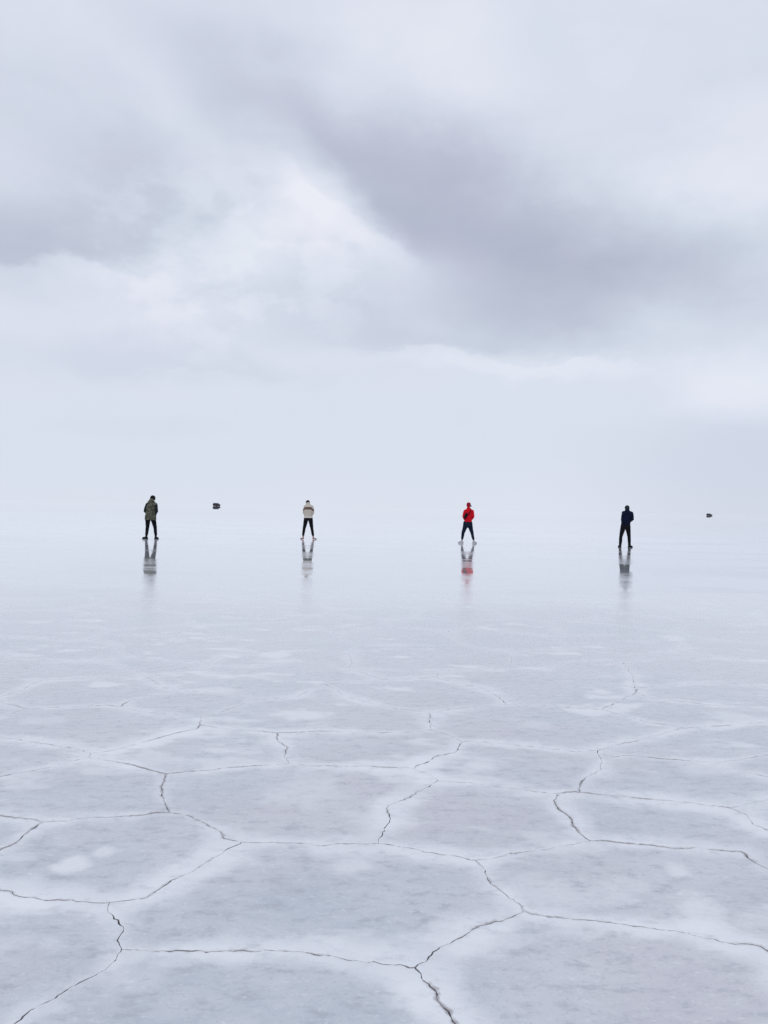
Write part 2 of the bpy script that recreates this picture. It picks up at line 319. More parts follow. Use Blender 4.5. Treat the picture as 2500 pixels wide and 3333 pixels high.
CRACKS=[
[(-0.989,2.85),(-0.957,2.782),(-0.899,2.701),(-0.877,2.672),(-0.875,2.608),(-0.843,2.56)],
[(-0.843,2.56),(-0.71,2.552),(-0.578,2.552),(-0.402,2.566),(-0.255,2.566),(-0.129,2.548),(-0.09,2.525),(0.032,2.512),(0.085,2.504),(0.13,2.492)],
[(-0.843,2.56),(-0.863,2.456),(-0.902,2.394),(-0.946,2.324),(-0.986,2.274),(-1.004,2.222),(-1.019,2.183),(-1.069,2.028)],
[(-0.989,2.85),(-1.012,2.854),(-1.077,2.864),(-1.175,2.869),(-1.281,2.876),(-1.382,2.906),(-1.429,2.93),(-1.662,2.951),(-1.888,3.027)],
[(-0.989,2.85),(-0.968,2.853),(-0.878,2.893),(-0.832,2.975),(-0.751,3.119),(-0.669,3.27),(-0.601,3.381)],
[(-0.601,3.381),(-0.49,3.396),(-0.358,3.393),(-0.203,3.382),(-0.08,3.4),(0.007,3.417)],
[(-0.601,3.381),(-0.677,3.431),(-0.718,3.497),(-0.798,3.571),(-0.896,3.658),(-1.014,3.703)],
[(-1.014,3.703),(-1.079,3.677),(-1.128,3.66),(-1.285,3.633),(-1.348,3.623),(-1.501,3.572),(-1.559,3.559)],
[(-1.559,3.559),(-1.663,3.595),(-1.784,3.621),(-2.077,3.624),(-2.352,3.645)],
[(-1.559,3.559),(-1.558,3.531),(-1.567,3.48),(-1.571,3.399),(-1.58,3.333),(-1.602,3.257),(-1.784,3.164),(-1.888,3.027)],
[(-1.014,3.703),(-1.028,3.751),(-1.092,3.895),(-1.127,3.99),(-1.155,4.142),(-1.164,4.222)],
[(-1.164,4.222),(-1.354,4.33),(-1.479,4.39),(-1.688,4.468)],
[(-1.711,4.544),(-1.688,4.468)],
[(-1.688,4.468),(-1.77,4.387),(-1.873,4.262),(-1.972,4.187),(-2.044,4.139),(-2.406,3.92)],
[(-1.711,4.544),(-1.82,4.612),(-1.969,4.667),(-2.124,4.729),(-2.302,4.785),(-2.377,4.805),(-2.992,4.865)],
[(-1.711,4.544),(-1.641,4.577),(-1.556,4.653),(-1.468,4.775),(-1.342,4.952),(-1.216,5.078),(-1.206,5.172)],
[(-1.206,5.172),(-1.258,5.38)],
[(-1.258,5.38),(-1.37,5.403),(-1.562,5.444),(-1.722,5.48),(-1.892,5.593)],
[(-1.258,5.38),(-1.146,5.502),(-1.049,5.688),(-0.941,5.861)],
[(-0.941,5.861),(-0.638,6.011),(-0.57,6.25),(-0.453,6.423)],
[(-0.453,6.423),(-0.223,6.535),(0.031,6.64)],
[(0.031,6.64),(0.192,6.703),(0.461,6.79)],
[(-1.206,5.172),(-1.088,5.116),(-0.965,5.082),(-0.808,5.059),(-0.667,5.035)],
[(-0.667,5.035),(-0.532,5.059),(-0.383,5.097),(-0.152,5.093),(0.031,5.093),(0.185,5.111),(0.359,5.166)],
[(-0.667,5.035),(-0.666,4.928),(-0.615,4.81),(-0.56,4.727),(-0.563,4.575),(-0.516,4.431)],
[(-1.164,4.222),(-1.087,4.256),(-0.955,4.3),(-0.836,4.353),(-0.672,4.394),(-0.516,4.431)],
[(-0.516,4.431),(-0.393,4.407),(-0.234,4.417),(0.032,4.418),(0.164,4.411),(0.197,4.392)],
[(0.197,4.392),(0.352,4.619),(0.474,4.72),(0.53,4.934)],
[(0.359,5.166),(0.458,5.062),(0.53,4.934)],
[(0.359,5.166),(0.352,5.289),(0.355,5.491),(0.362,5.606)],
[(0.362,5.606),(0.533,5.714),(0.642,5.775),(0.825,5.844),(0.975,5.902)],
[(0.362,5.606),(0.031,5.751),(-0.258,6.024),(-0.453,6.423)],
[(0.461,6.79),(0.666,6.572),(0.878,6.381),(0.949,6.109),(0.975,5.902)],
[(0.461,6.79),(0.738,7.085),(1.161,7.195),(1.556,7.222),(1.709,7.507),(1.874,7.628),(2.209,7.757),(2.421,7.687)],
[(0.53,4.934),(0.628,4.941),(0.773,4.906),(0.943,4.868),(1.108,4.811),(1.227,4.771),(1.366,4.804)],
[(1.366,4.804),(1.521,4.926),(1.727,5.058),(1.897,5.187),(2.003,5.266),(2.133,5.349)],
[(1.366,4.804),(1.345,4.673)],
[(1.345,4.673),(1.322,4.565),(1.287,4.44),(1.163,4.302),(1.119,4.241),(1.076,4.088)],
[(1.076,4.088),(1.005,4.079),(0.941,4.054)],
[(1.345,4.673),(1.452,4.697),(1.585,4.718),(1.751,4.665),(1.874,4.656),(2.04,4.617)],
[(2.04,4.617),(2.21,4.684),(2.43,4.785),(3.185,5.074)],
[(2.04,4.617),(2.06,4.536),(2.131,4.456),(2.228,4.381),(2.675,4.171)],
[(1.076,4.088),(1.137,4.065),(1.254,4.041),(1.402,4.015),(1.547,3.982),(1.677,3.944),(1.795,3.914)],
[(1.795,3.914),(1.896,3.956),(2.025,4.021),(2.239,4.076),(2.675,4.171)],
[(1.795,3.914),(1.839,3.834),(1.833,3.747),(1.822,3.699),(1.858,3.641),(2.283,3.506)],
[(0.941,4.054),(0.927,3.98),(0.906,3.901),(0.918,3.811),(0.937,3.744),(0.936,3.647),(0.939,3.571),(0.974,3.481)],
[(0.941,4.054),(0.822,4.086),(0.716,4.12),(0.598,4.163),(0.437,4.196),(0.338,4.223)],
[(0.197,4.392),(0.242,4.344),(0.302,4.273),(0.338,4.223)],
[(0.338,4.223),(0.302,4.169),(0.215,4.038),(0.163,3.954),(0.072,3.855),(0.048,3.795),(0.054,3.683),(0.045,3.6),(0.032,3.548),(0.007,3.417)],
[(0.007,3.417),(0.124,3.376),(0.223,3.336),(0.342,3.303),(0.425,3.258)],
[(0.425,3.258),(0.521,3.306),(0.608,3.336),(0.748,3.388),(0.863,3.434),(0.974,3.481)],
[(0.974,3.481),(1.082,3.47),(1.179,3.449),(1.309,3.434),(1.422,3.43),(1.511,3.419),(1.575,3.404),(1.632,3.403)],
[(1.632,3.403),(1.685,3.44),(1.775,3.475),(2.283,3.506)],
[(1.632,3.403),(1.627,3.361),(1.628,3.297),(1.657,3.24),(1.973,2.93)],
[(0.425,3.258),(0.447,3.195),(0.453,3.134),(0.461,3.058),(0.494,2.996),(0.514,2.952),(0.542,2.909),(0.551,2.861)],
[(0.551,2.861),(0.521,2.834),(0.473,2.8),(0.4,2.762),(0.354,2.726),(0.32,2.688),(0.281,2.652),(0.234,2.615),(0.199,2.572),(0.162,2.525),(0.13,2.492)],
[(0.551,2.861),(0.574,2.845),(0.63,2.825),(0.752,2.803),(0.876,2.789),(0.969,2.766),(1.07,2.744),(1.163,2.708),(1.249,2.683),(1.336,2.66)],
[(1.336,2.66),(1.498,2.704),(1.973,2.93)],
[(1.336,2.66),(1.352,2.629),(1.358,2.519),(1.306,2.331),(1.241,2.074)],
[(0.13,2.492),(0.143,2.455),(0.17,2.402),(0.195,2.347),(0.22,2.304),(0.237,2.263),(0.251,2.224),(0.314,2.002)],
[(-1.892,5.593),(-2.002,5.618),(-2.115,5.6),(-2.37,5.528),(-2.518,5.482)],
[(-1.892,5.593),(-1.881,5.762),(-1.821,5.851),(-1.765,5.951),(-1.636,6.072)],
[(-2.518,5.482),(-2.554,5.389),(-2.596,5.244),(-2.854,4.963),(-2.992,4.865)],
[(-2.518,5.482),(-2.583,5.519),(-2.728,5.61),(-2.79,5.631),(-3.284,5.478)],
[(-1.636,6.072),(-1.781,6.256),(-1.985,6.553)],
[(-1.636,6.072),(-1.421,6.091),(-1.168,6.023),(-0.941,5.861)],
[(-1.985,6.553),(-2.238,6.6),(-2.386,6.514),(-2.6,6.412),(-2.812,6.369)],
[(-2.812,6.369),(-3.046,6.415),(-3.193,6.436),(-3.708,6.262)],
[(-2.812,6.369),(-2.814,6.006),(-2.869,5.788),(-3.284,5.478)],
[(-1.985,6.553),(-2.259,6.887),(-2.703,7.183)],
[(-2.703,7.183),(-3.095,7.099),(-3.443,6.937),(-3.961,6.777)],
[(-1.985,6.553),(-1.62,6.926),(-1.198,7.035),(-0.817,7.4)],
[(-0.817,7.4),(-0.465,7.278),(-0.162,6.904),(0.031,6.64)],
[(0.975,5.902),(1.31,5.884),(1.522,5.812),(1.684,5.807)],
[(1.684,5.807),(1.848,6.012),(2.133,6.387)],
[(1.684,5.807),(1.827,5.606),(1.905,5.492),(2.133,5.349)],
[(2.133,5.349),(2.352,5.41),(2.814,5.554),(3.52,5.689)],
[(2.133,6.387),(2.191,6.167),(2.376,6.114),(2.618,5.993),(2.985,5.895),(3.52,5.689)],
[(2.133,6.387),(2.206,6.545),(2.469,6.671),(2.748,6.767),(3.024,6.84),(3.362,6.651),(3.94,6.636)],
[(2.421,7.687),(2.309,7.019),(2.133,6.387)],
[(2.421,7.687),(3.061,7.961),(3.655,7.865),(4.566,7.807)],
[(-3.961,6.777),(-3.708,6.262)],
[(-3.708,6.262),(-3.284,5.478)],
[(-3.284,5.478),(-2.992,4.865)],
[(-2.992,4.865),(-2.742,4.377),(-2.406,3.92)],
[(-2.406,3.92),(-2.352,3.645)],
[(-2.352,3.645),(-2.099,3.069)],
[(-1.888,3.027),(-2.099,3.069)],
[(-2.099,3.069),(-1.943,2.687),(-1.523,2.211),(-1.069,2.028)],
[(-1.069,2.028),(-0.475,1.938),(0.314,2.002)],
[(0.314,2.002),(0.731,1.931),(1.241,2.074)],
[(4.566,7.807),(3.94,6.636)],
[(3.94,6.636),(3.52,5.689)],
[(3.52,5.689),(3.185,5.074)],
[(3.185,5.074),(2.675,4.171)],
[(2.675,4.171),(2.283,3.506)],
[(2.283,3.506),(1.973,2.93)],
[(1.973,2.93),(1.663,2.387),(1.241,2.074)]]
def inside(pt, poly):
    x, y = pt; c = False; n = len(poly); j = n - 1
    for i in range(n):
        xi, yi = poly[i]; xj, yj = poly[j]
        if (yi > y) != (yj > y) and x < (xj - xi) * (y - yi) / (yj - yi) + xi: c = not c
        j = i
    return c
def seg_t(a, b, c, d):
    rx, ry = b[0] - a[0], b[1] - a[1]; sx, sy = d[0] - c[0], d[1] - c[1]
    den = rx * sy - ry * sx
    if abs(den) < 1e-12: return None
    t = ((c[0] - a[0]) * sy - (c[1] - a[1]) * sx) / den; u = ((c[0] - a[0]) * ry - (c[1] - a[1]) * rx) / den
    return t if -1e-9 <= t <= 1 + 1e-9 and -1e-9 <= u <= 1 + 1e-9 else None

segs = []            # every crack piece ((x,y),(x,y))
for pl in CRACKS:
    for a, b in zip(pl, pl[1:]): segs.append((a, b))
# polygons beyond the ones in view: relaxed irregular cells
seeds = []
S = 1.22
for j in range(-4, 17):
    for i in range(-11, 12):
        x = (i + .5 * (j % 2)) * S + random.uniform(-.36, .36) * S; y = j * S * .9 + random.uniform(-.33, .33) * S
        seeds.append(Vector((x, y)))
dv, de, df, _, _, _ = delaunay_2d_cdt(seeds, [], [], 0, 1e-6)
def circum(a, b, c):
    d = 2 * (a.x * (b.y - c.y) + b.x * (c.y - a.y) + c.x * (a.y - b.y))
    if abs(d) < 1e-9: return None
    ux = (a.length_squared * (b.y - c.y) + b.length_squared * (c.y - a.y) + c.length_squared * (a.y - b.y)) / d
    uy = (a.length_squared * (c.x - b.x) + b.length_squared * (a.x - c.x) + c.length_squared * (b.x - a.x)) / d
    return Vector((ux, uy))
cc = [circum(*(dv[k] for k in f)) for f in df]
emap = {}
for fi, f in enumerate(df):
    for k in range(3): emap.setdefault(frozenset((f[k], f[(k + 1) % 3])), []).append(fi)
for key, fs in emap.items():
    if len(fs) != 2: continue
    A, B = cc[fs[0]], cc[fs[1]]
    if A is None or B is None or (A - B).length < .02 or (A - B).length > 4: continue
    if all(abs(q.x) > 11 or q.y < -4 or q.y > 15 for q in (A, B)): continue
    nseg = max(2, int((B - A).length / .16)); pts = []
    perp = Vector((-(B - A).y, (B - A).x)).normalized()
    for k in range(nseg + 1):
        t = k / nseg; q = A.lerp(B, t)
        q = q + perp * noise.noise(Vector((q.x * 2.2, q.y * 2.2, 3.1))) * .11 * math.sin(math.pi * t) ** .6
        pts.append((q.x, q.y))
    for a, b in zip(pts, pts[1:]):
        ts = [0., 1.]
        for c, d in zip(BOUND, BOUND[1:] + BOUND[:1]):
            t = seg_t(a, b, c, d)
            if t is not None: ts.append(t)
        ts.sort()
        for t0, t1 in zip(ts, ts[1:]):
            if t1 - t0 < 1e-6: continue
            tm = (t0 + t1) / 2
            if inside((a[0] + (b[0] - a[0]) * tm, a[1] + (b[1] - a[1]) * tm), BOUND): continue
            u0 = t0 - (.02 if t0 > 0 else 0); u1 = t1 + (.02 if t1 < 1 else 0)
            segs.append(((a[0] + (b[0] - a[0]) * u0, a[1] + (b[1] - a[1]) * u0), (a[0] + (b[0] - a[0]) * u1, a[1] + (b[1] - a[1]) * u1)))
# planar arrangement, then flood triangles into plates
vid = {}; V = []; E = []
def vidx(p):
    k = (round(p[0], 4), round(p[1], 4))
    if k not in vid: vid[k] = len(V); V.append(Vector(k))
    return vid[k]
for a, b in segs:
    ia, ib = vidx(a), vidx(b)
    if ia != ib: E.append((ia, ib))
nE = len(E)
cor = [vidx(p) for p in ((RX0, RY0), (RX1, RY0), (RX1, RY1), (RX0, RY1))]
for k in range(4): E.append((cor[k], cor[(k + 1) % 4]))
tv, te, tf, _, oe, _ = delaunay_2d_cdt(V, E, [], 0, 1e-5)
cons = {frozenset(e) for e, o in zip(te, oe) if o}
e2f = {}
for fi, f in enumerate(tf):
    for k in range(3): e2f.setdefault(frozenset((f[k], f[(k + 1) % 3])), []).append(fi)
comp = [-1] * len(tf); comps = []
def tri_c(f): return ((tv[f[0]].x + tv[f[1]].x + tv[f[2]].x) / 3, (tv[f[0]].y + tv[f[1]].y + tv[f[2]].y) / 3)
def in_rect(q): return RX0 < q[0] < RX1 and RY0 < q[1] < RY1
for s0 in range(len(tf)):
    if comp[s0] >= 0 or not in_rect(tri_c(tf[s0])): continue
    cid = len(comps); comp[s0] = cid; stack = [s0]; mem = []
    while stack:
        fi = stack.pop(); mem.append(fi); f = tf[fi]
        for k in range(3):
            ek = frozenset((f[k], f[(k + 1) % 3]))
            if ek in cons: continue
            for g in e2f[ek]:
                if comp[g] < 0 and in_rect(tri_c(tf[g])): comp[g] = cid; stack.append(g)
    comps.append(mem)
def tri_area(f):
    a, b, c = (tv[k] for k in f); return abs((b.x - a.x) * (c.y - a.y) - (c.x - a.x) * (b.y - a.y)) / 2
areas = [sum(tri_area(tf[k]) for k in m) for m in comps]
for _ in range(3):                                   # slivers join the neighbour they share most edge with
    for cid, mem in enumerate(comps):
        if not mem or areas[cid] > .22: continue
        share = {}
        for fi in mem:
            f = tf[fi]
            for k in range(3):
                ek = frozenset((f[k], f[(k + 1) % 3])); a, b = tuple(ek)
                for g in e2f[ek]:
                    if comp[g] >= 0 and comp[g] != cid: share[comp[g]] = share.get(comp[g], 0) + (tv[a] - tv[b]).length
        if not share: continue
        to = max(share, key=share.get)
        for fi in mem: comp[fi] = to
        comps[to] += mem; areas[to] += areas[cid]; comps[cid] = []; areas[cid] = 0
def loops_of(cid):
    nxt = {}
    for fi in comps[cid]:
        f = tf[fi]
        for k in range(3):
            a, b = f[k], f[(k + 1) % 3]; ek = frozenset((a, b))
            if any(comp[g] != cid for g in e2f[ek]) or len(e2f[ek]) == 1: nxt.setdefault(a, []).append(b)
    ls = []
    while nxt:
        s0 = next(iter(nxt)); lp = [s0]; cur = nxt[s0].pop()
        if not nxt[s0]: del nxt[s0]
        while cur != s0 and cur in nxt:
            lp.append(cur); nn = nxt[cur].pop()
            if not nxt[cur]: del nxt[cur]
            cur = nn
        ls.append(lp)
    return max(ls, key=len)
def on_rect(p): return abs(p[0] - RX0) < 1e-3 or abs(p[0] - RX1) < 1e-3 or abs(p[1] - RY0) < 1e-3 or abs(p[1] - RY1) < 1e-3
def jag(p):
    q = Vector((p[0], p[1], 0))
    n1 = noise.noise_vector(q * 9) * .013; n2_ = noise.noise_vector(q * 31) * .011; n3_ = noise.noise_vector(q * 80) * .004
    return n1 + n2_ + n3_
def gap(p):
    q = Vector((p[0], p[1], 0))
    g = noise.noise(q * 4.3 + Vector((9, 9, 9))) * .45 + noise.noise(q * 17) * .45 + noise.noise(q * 50) * .3
    k = 1 - .96 * min(1, max(0, (p[1] - 4.5) / 4.5))          # further out the cracks are healed over with fresh salt
    return min(.0034, max(.0007 * k, (.0013 + g * .0062) * k))

flat = thing('salt_flat', '', '', (0, 0, 0)) if False else None
# ground sheet reaching the horizon, with a shallow bed under the plates
gv, gf = [], []
def gvx(x, y, z): gv.append((x, y, z)); return len(gv) - 1
BIG = 30000
xs = [-BIG, -400, RX0, RX1, 400, BIG]; ys = [-BIG, -400, RY0, RY1, 400, BIG]
grid = [[gvx(x, y, 0) for x in xs] for y in ys]
for j in range(5):
    for i in range(5):
        if i == 2 and j == 2: continue
        gf.append((grid[j][i], grid[j][i + 1], grid[j + 1][i + 1], grid[j + 1][i]))
bot = [gvx(x, y, -.0125) for x, y in ((RX0, RY0), (RX1, RY0), (RX1, RY1), (RX0, RY1))]
top = [grid[2][2], grid[2][3], grid[3][3], grid[3][2]]
gf.append(tuple(bot)); bed_face = len(gf) - 1
for k in range(4): gf.append((top[k], bot[k], bot[(k + 1) % 4], top[(k + 1) % 4]))
MAT_BED = plain('crack_bed_brine', (.30, .27, .275), .6, var=.35, scale=30)
ground = mesh_obj('salt_flat_ground', gv, gf, MAT_FAR)
ground.data.materials.append(MAT_BED)
for k in range(bed_face, len(gf)): ground.data.polygons[k].material_index = 1
ground['kind'] = 'structure'

nplates = 0
for cid in range(len(comps)):
    if not comps[cid]: continue
    lp = [(tv[k].x, tv[k].y) for k in loops_of(cid)]
    if len(lp) < 3: continue
    cx_ = sum(p[0] for p in lp) / len(lp); cy_ = sum(p[1] for p in lp) / len(lp)
    dist = math.hypot(cx_, cy_); vis = cy_ > 1.2 and abs(cx_) < cy_ * .56 + 1.3
    step = min(.09, .0055 * max(dist, 1.8)) if vis else .10
    O = []; fixed = []
    for a, b in zip(lp, lp[1:] + lp[:1]):
        ln_ = math.hypot(b[0] - a[0], b[1] - a[1]); n = max(1, round(ln_ / step))
        rect = on_rect(a) and on_rect(b) and (abs(a[0] - b[0]) < 1e-3 or abs(a[1] - b[1]) < 1e-3)
        for k in range(n):
            t = k / n; p = (a[0] + (b[0] - a[0]) * t, a[1] + (b[1] - a[1]) * t)
            O.append(p); fixed.append(rect or on_rect(p))
    arr = np.array(O); 
    ar = .5 * np.sum(arr[:, 0] * np.roll(arr[:, 1], -1) - np.roll(arr[:, 0], -1) * arr[:, 1])
    if ar < 0: arr = arr[::-1]; fixed = fixed[::-1]; ar = -ar
    if ar < .02: continue
    jg = np.array([(0, 0) if fx else tuple(jag(p)[:2]) for p, fx in zip(arr, fixed)])
    A1 = arr + jg
    tan = np.roll(A1, -1, 0) - np.roll(A1, 1, 0); tl = np.linalg.norm(tan, axis=1, keepdims=True); tan /= np.maximum(tl, 1e-6)
    nrm = np.stack([-tan[:, 1], tan[:, 0]], 1)          # inward for CCW
    gp = np.array([0 if fx else gap(p) for p, fx in zip(arr, fixed)])
    outl = A1 + nrm * gp[:, None]
    S0 = outl; S1 = np.roll(outl, -1, 0); sv = S1 - S0; sl = np.maximum((sv ** 2).sum(1), 1e-9)
    fx = np.array(fixed); live = ~(fx & np.roll(fx, -1))
    def dseg(P, mask=None):
        a, v, l = (S0, sv, sl) if mask is None else (S0[mask], sv[mask], sl[mask])
        if len(a) == 0: return np.full(len(P), 1.)
        d = P[:, None, :] - a[None]; t = np.clip((d * v[None]).sum(2) / l[None], 0, 1)
        e = d - t[..., None] * v[None]; return np.sqrt((e ** 2).sum(2)).min(1)
    inner = []
    for off in ((.006, .016, .04) if vis else (.04,)):
        if off < step * .35: continue
        stp = max(1, int(off / step * .6))
        Q = (outl + nrm * off)[::stp]; keep = dseg(Q) > off * .75
        inner += [tuple(q) for q in Q[keep]]
    gs = max(.07, step * 2.2) if vis else .25
    lo, hi = outl.min(0), outl.max(0); yy = lo[1] + gs * .5; row = 0
    cand = []
    while yy < hi[1]:
        xx = lo[0] + gs * (.5 if row % 2 else 1)
        while xx < hi[0]:
            cand.append((xx + random.uniform(-.2, .2) * gs, yy + random.uniform(-.2, .2) * gs)); xx += gs
        yy += gs * .87; row += 1
    if cand:
        Q = np.array(cand); dq = dseg(Q); poly = [tuple(p) for p in outl[::2]]
        inner += [tuple(q) for q, d in zip(Q, dq) if d > .05 and inside(q, poly)]
    n = len(outl)
    VV = [Vector(p) for p in outl] + [Vector(p) for p in inner]
    EE = [(k, (k + 1) % n) for k in range(n)]
    rv, re_, rf, ov, _, _ = delaunay_2d_cdt(VV, EE, [list(range(n))], 1, 1e-6)
    P2 = np.array([(v.x, v.y) for v in rv]); dd = dseg(P2); dl = dseg(P2, live)
    vs = []; 
    for (x, y), d, l in zip(P2, dd, dl):
        q = Vector((x, y, 0))
        kf = 1 - .9 * min(1, max(0, (y - 3.5) / 5))
        z = kf * (.0035 * math.exp(-(l / .035) ** 2) * (1 + .9 * noise.noise(q * 12)) - .0025 * math.exp(-(l / .006) ** 2)) * min(1, d / .01 if l > .05 else 1)
        if vis and d > 0.004: z += kf * .0006 * noise.noise(q * 25)
        vs.append((x, y, z if d > 1e-4 or l < .01 else 0))
    fs = [tuple(f) for f in rf]
    edge = list(dl); wall = [0.] * len(vs)
    # skirt down into the crack
    bd = {}
    for f in fs:
        for k in range(len(f)):
            a, b = f[k], f[(k + 1) % len(f)]
            if (b, a) in bd: del bd[(b, a)]
            else: bd[(a, b)] = 1
    low = {}; up = {}
    for (a, b) in list(bd):
        for q in (a, b):
            if q not in low:
                up[q] = len(vs); vs.append(vs[q]); edge.append(0.); wall.append(.6)
                low[q] = len(vs); vs.append((vs[q][0], vs[q][1], -.011)); edge.append(0.); wall.append(1.)
        fs.append((up[b], up[a], low[a], low[b]))
    me = bpy.data.meshes.new('salt_plate'); ox, oy = cx_, cy_
    me.from_pydata([(x - ox, y - oy, z) for x, y, z in vs], [], fs); me.update()
    at = me.attributes.new('edge', 'FLOAT', 'POINT'); at.data.foreach_set('value', np.array(edge, dtype=np.float32))
    at = me.attributes.new('wall', 'FLOAT', 'POINT'); at.data.foreach_set('value', np.array(wall, dtype=np.float32))
    me.materials.append(MAT_SALT); me.shade_smooth()
    o = bpy.data.objects.new('salt_plate', me); link(o, ground); o.location = (ox, oy, 0)
    nplates += 1
print('plates', nplates)

# ================================================================== people
def ring(c, u, v, ra, rb, n=20, sq=1.0):
    o = []
    for k in range(n):
        a = 2 * math.pi * k / n; ca, sa_ = math.cos(a), math.sin(a)
        if sq != 1.0:
            ca = math.copysign(abs(ca) ** sq, ca); sa_ = math.copysign(abs(sa_) ** sq, sa_)
        o.append(c + u * ra * ca + v * rb * sa_)
    return o
class Solid:
    def __init__(s): s.v = []; s.f = []
    def rings(s, rs):
        b = len(s.v); n = len(rs[0])
        for r in rs: s.v += r
        for i in range(len(rs) - 1):
            for k in range(n):
                a, c = b + i * n + k, b + i * n + (k + 1) % n
                s.f.append((a, c, c + n, a + n))
        s.f.append(tuple(b + k for k in reversed(range(n)))); e = b + (len(rs) - 1) * n
        s.f.append(tuple(e + k for k in range(n)))
    def tube(s, pts, rad, cap=(1, 1), flat=1.0, side=Vector((1, 0, 0)), n=18):
        """tapering limb; rad per point; flat scales the depth; hemispherical caps"""
        pts = [Vector(p) for p in pts]; rs = []
        dirs = []
        for i in range(len(pts)):
            a = pts[max(0, i - 1)]; b = pts[min(len(pts) - 1, i + 1)]; dirs.append((b - a).normalized())
        fr = []
        for d in dirs:
            u = side - d * side.dot(d)
            if u.length < .1: u = Vector((0, 1, 0)) - d * d.y
            u.normalize(); v = d.cross(u).normalized(); fr.append((u, v))
        if cap[0]:
            for t in (80, 55, 30):
                q = R(t); rs.append(ring(pts[0] - dirs[0] * rad[0] * math.sin(q), *fr[0], rad[0] * math.cos(q), rad[0] * flat * math.cos(q), n))
        for i, p in enumerate(pts): rs.append(ring(p, *fr[i], rad[i], rad[i] * flat, n))
        if cap[1]:
            for t in (30, 55, 80):
                q = R(t); rs.append(ring(pts[-1] + dirs[-1] * rad[-1] * math.sin(q), *fr[-1], rad[-1] * math.cos(q), rad[-1] * flat * math.cos(q), n))
        s.rings(rs)
    def stack(s, secs, n=28, sq=.85):
        """upright trunk: (x, y, z, rx, ry) from the bottom up"""
        secs = sorted(secs, key=lambda q: q[2])
        s.rings([ring(Vector((x, y, z)), Vector((1, 0, 0)), Vector((0, 1, 0)), rx, ry, n, sq) for x, y, z, rx, ry in secs])
    def ball(s, c, r, mat=None, n=16, m=9):
        rs = []
        for i in range(m):
            t = math.pi * (i + .5) / m - math.pi / 2
            rr = ring(Vector((0, 0, math.sin(t))), Vector((1, 0, 0)), Vector((0, 1, 0)), math.cos(t), math.cos(t), n)
            rr = [Vector((q.x * r[0], q.y * r[1], q.z * r[2])) for q in rr]
            if mat is not None: rr = [mat @ q for q in rr]
            rs.append([Vector(c) + q for q in rr])
        s.rings(rs)
    def xform(s, m, start): s.v[start:] = [m @ q for q in s.v[start:]]
    def build(s, name, mat, parent, voxel=.007, smooth=4, folds=0, seed=0, cut=None, dec=None):
        o = mesh_obj(name, s.v, s.f, mat)
        m = o.modifiers.new('r', 'REMESH'); m.mode = 'VOXEL'; m.voxel_size = voxel
        if smooth:
            k = o.modifiers.new('s', 'SMOOTH'); k.factor = .5; k.iterations = smooth
        if dec:
            k = o.modifiers.new('d', 'DECIMATE'); k.ratio = dec
        dg = bpy.context.evaluated_depsgraph_get(); me = bpy.data.meshes.new_from_object(o.evaluated_get(dg))
        old = o.data; o.modifiers.clear(); o.data = me; bpy.data.meshes.remove(old); me.name = name
        if not me.materials: me.materials.append(mat)
        if folds:
            n_ = len(me.vertices); co = np.empty(n_ * 3, np.float32); no = np.empty(n_ * 3, np.float32)
            me.vertices.foreach_get('co', co); me.vertices.foreach_get('normal', no); co = co.reshape(-1, 3); no = no.reshape(-1, 3)
            ds = np.empty(n_, np.float32)
            for i, c in enumerate(co):
                q = Vector((c[0] * 7 + seed, c[1] * 7 + seed * 2, c[2] * 13))
                ds[i] = noise.noise(q) * folds + noise.noise(q * 2.3) * folds * .5
            me.vertices.foreach_set('co', (co + no * ds[:, None]).ravel()); me.update()
        me.shade_smooth(); o.parent = parent
        return o

def hand(S_, wrist, fwd, down, palm_in, s=1):
    """palm and five curled fingers. fwd: along the forearm, palm_in: side the fingers curl to"""
    w = Vector(wrist); f = Vector(fwd).normalized(); pin = Vector(palm_in).normalized()
    pin = (pin - f * pin.dot(f)).normalized(); a = f.cross(pin).normalized() * s
    S_.tube([w, w + f * .035, w + f * .085], [.026, .036, .038], flat=.42, side=a)
    lens = [.070, .078, .072, .056]
    for k in range(4):
        base = w + f * (.085 - .004 * abs(k - 1.2)) + a * (.030 - .0205 * k)
        l = lens[k]; d = f.copy(); p = base - f * .012; pts = [p]
        for ang, q in ((18, .012), (38, .45 * l), (52, .32 * l), (40, .25 * l)):
            d = (d * math.cos(R(ang)) + pin * math.sin(R(ang))).normalized() if q > .013 else d
            ax = d; pn = (pin - ax * pin.dot(ax)); pin2 = pn.normalized() if pn.length > .05 else -f
            p = p + d * q; pts.append(p); 
            if q > .013: pin_k = pin2
        S_.tube(pts, [.0088, .0088, .0082, .0076, .0070], n=10)
    b = w + f * .03 + a * .03
    S_.tube([w + f * .02 + a * .015, b, b + f * .035 + a * .018 + pin * .02, b + f * .062 + a * .012 + pin * .035], [.013, .0125, .010, .0088], n=10)

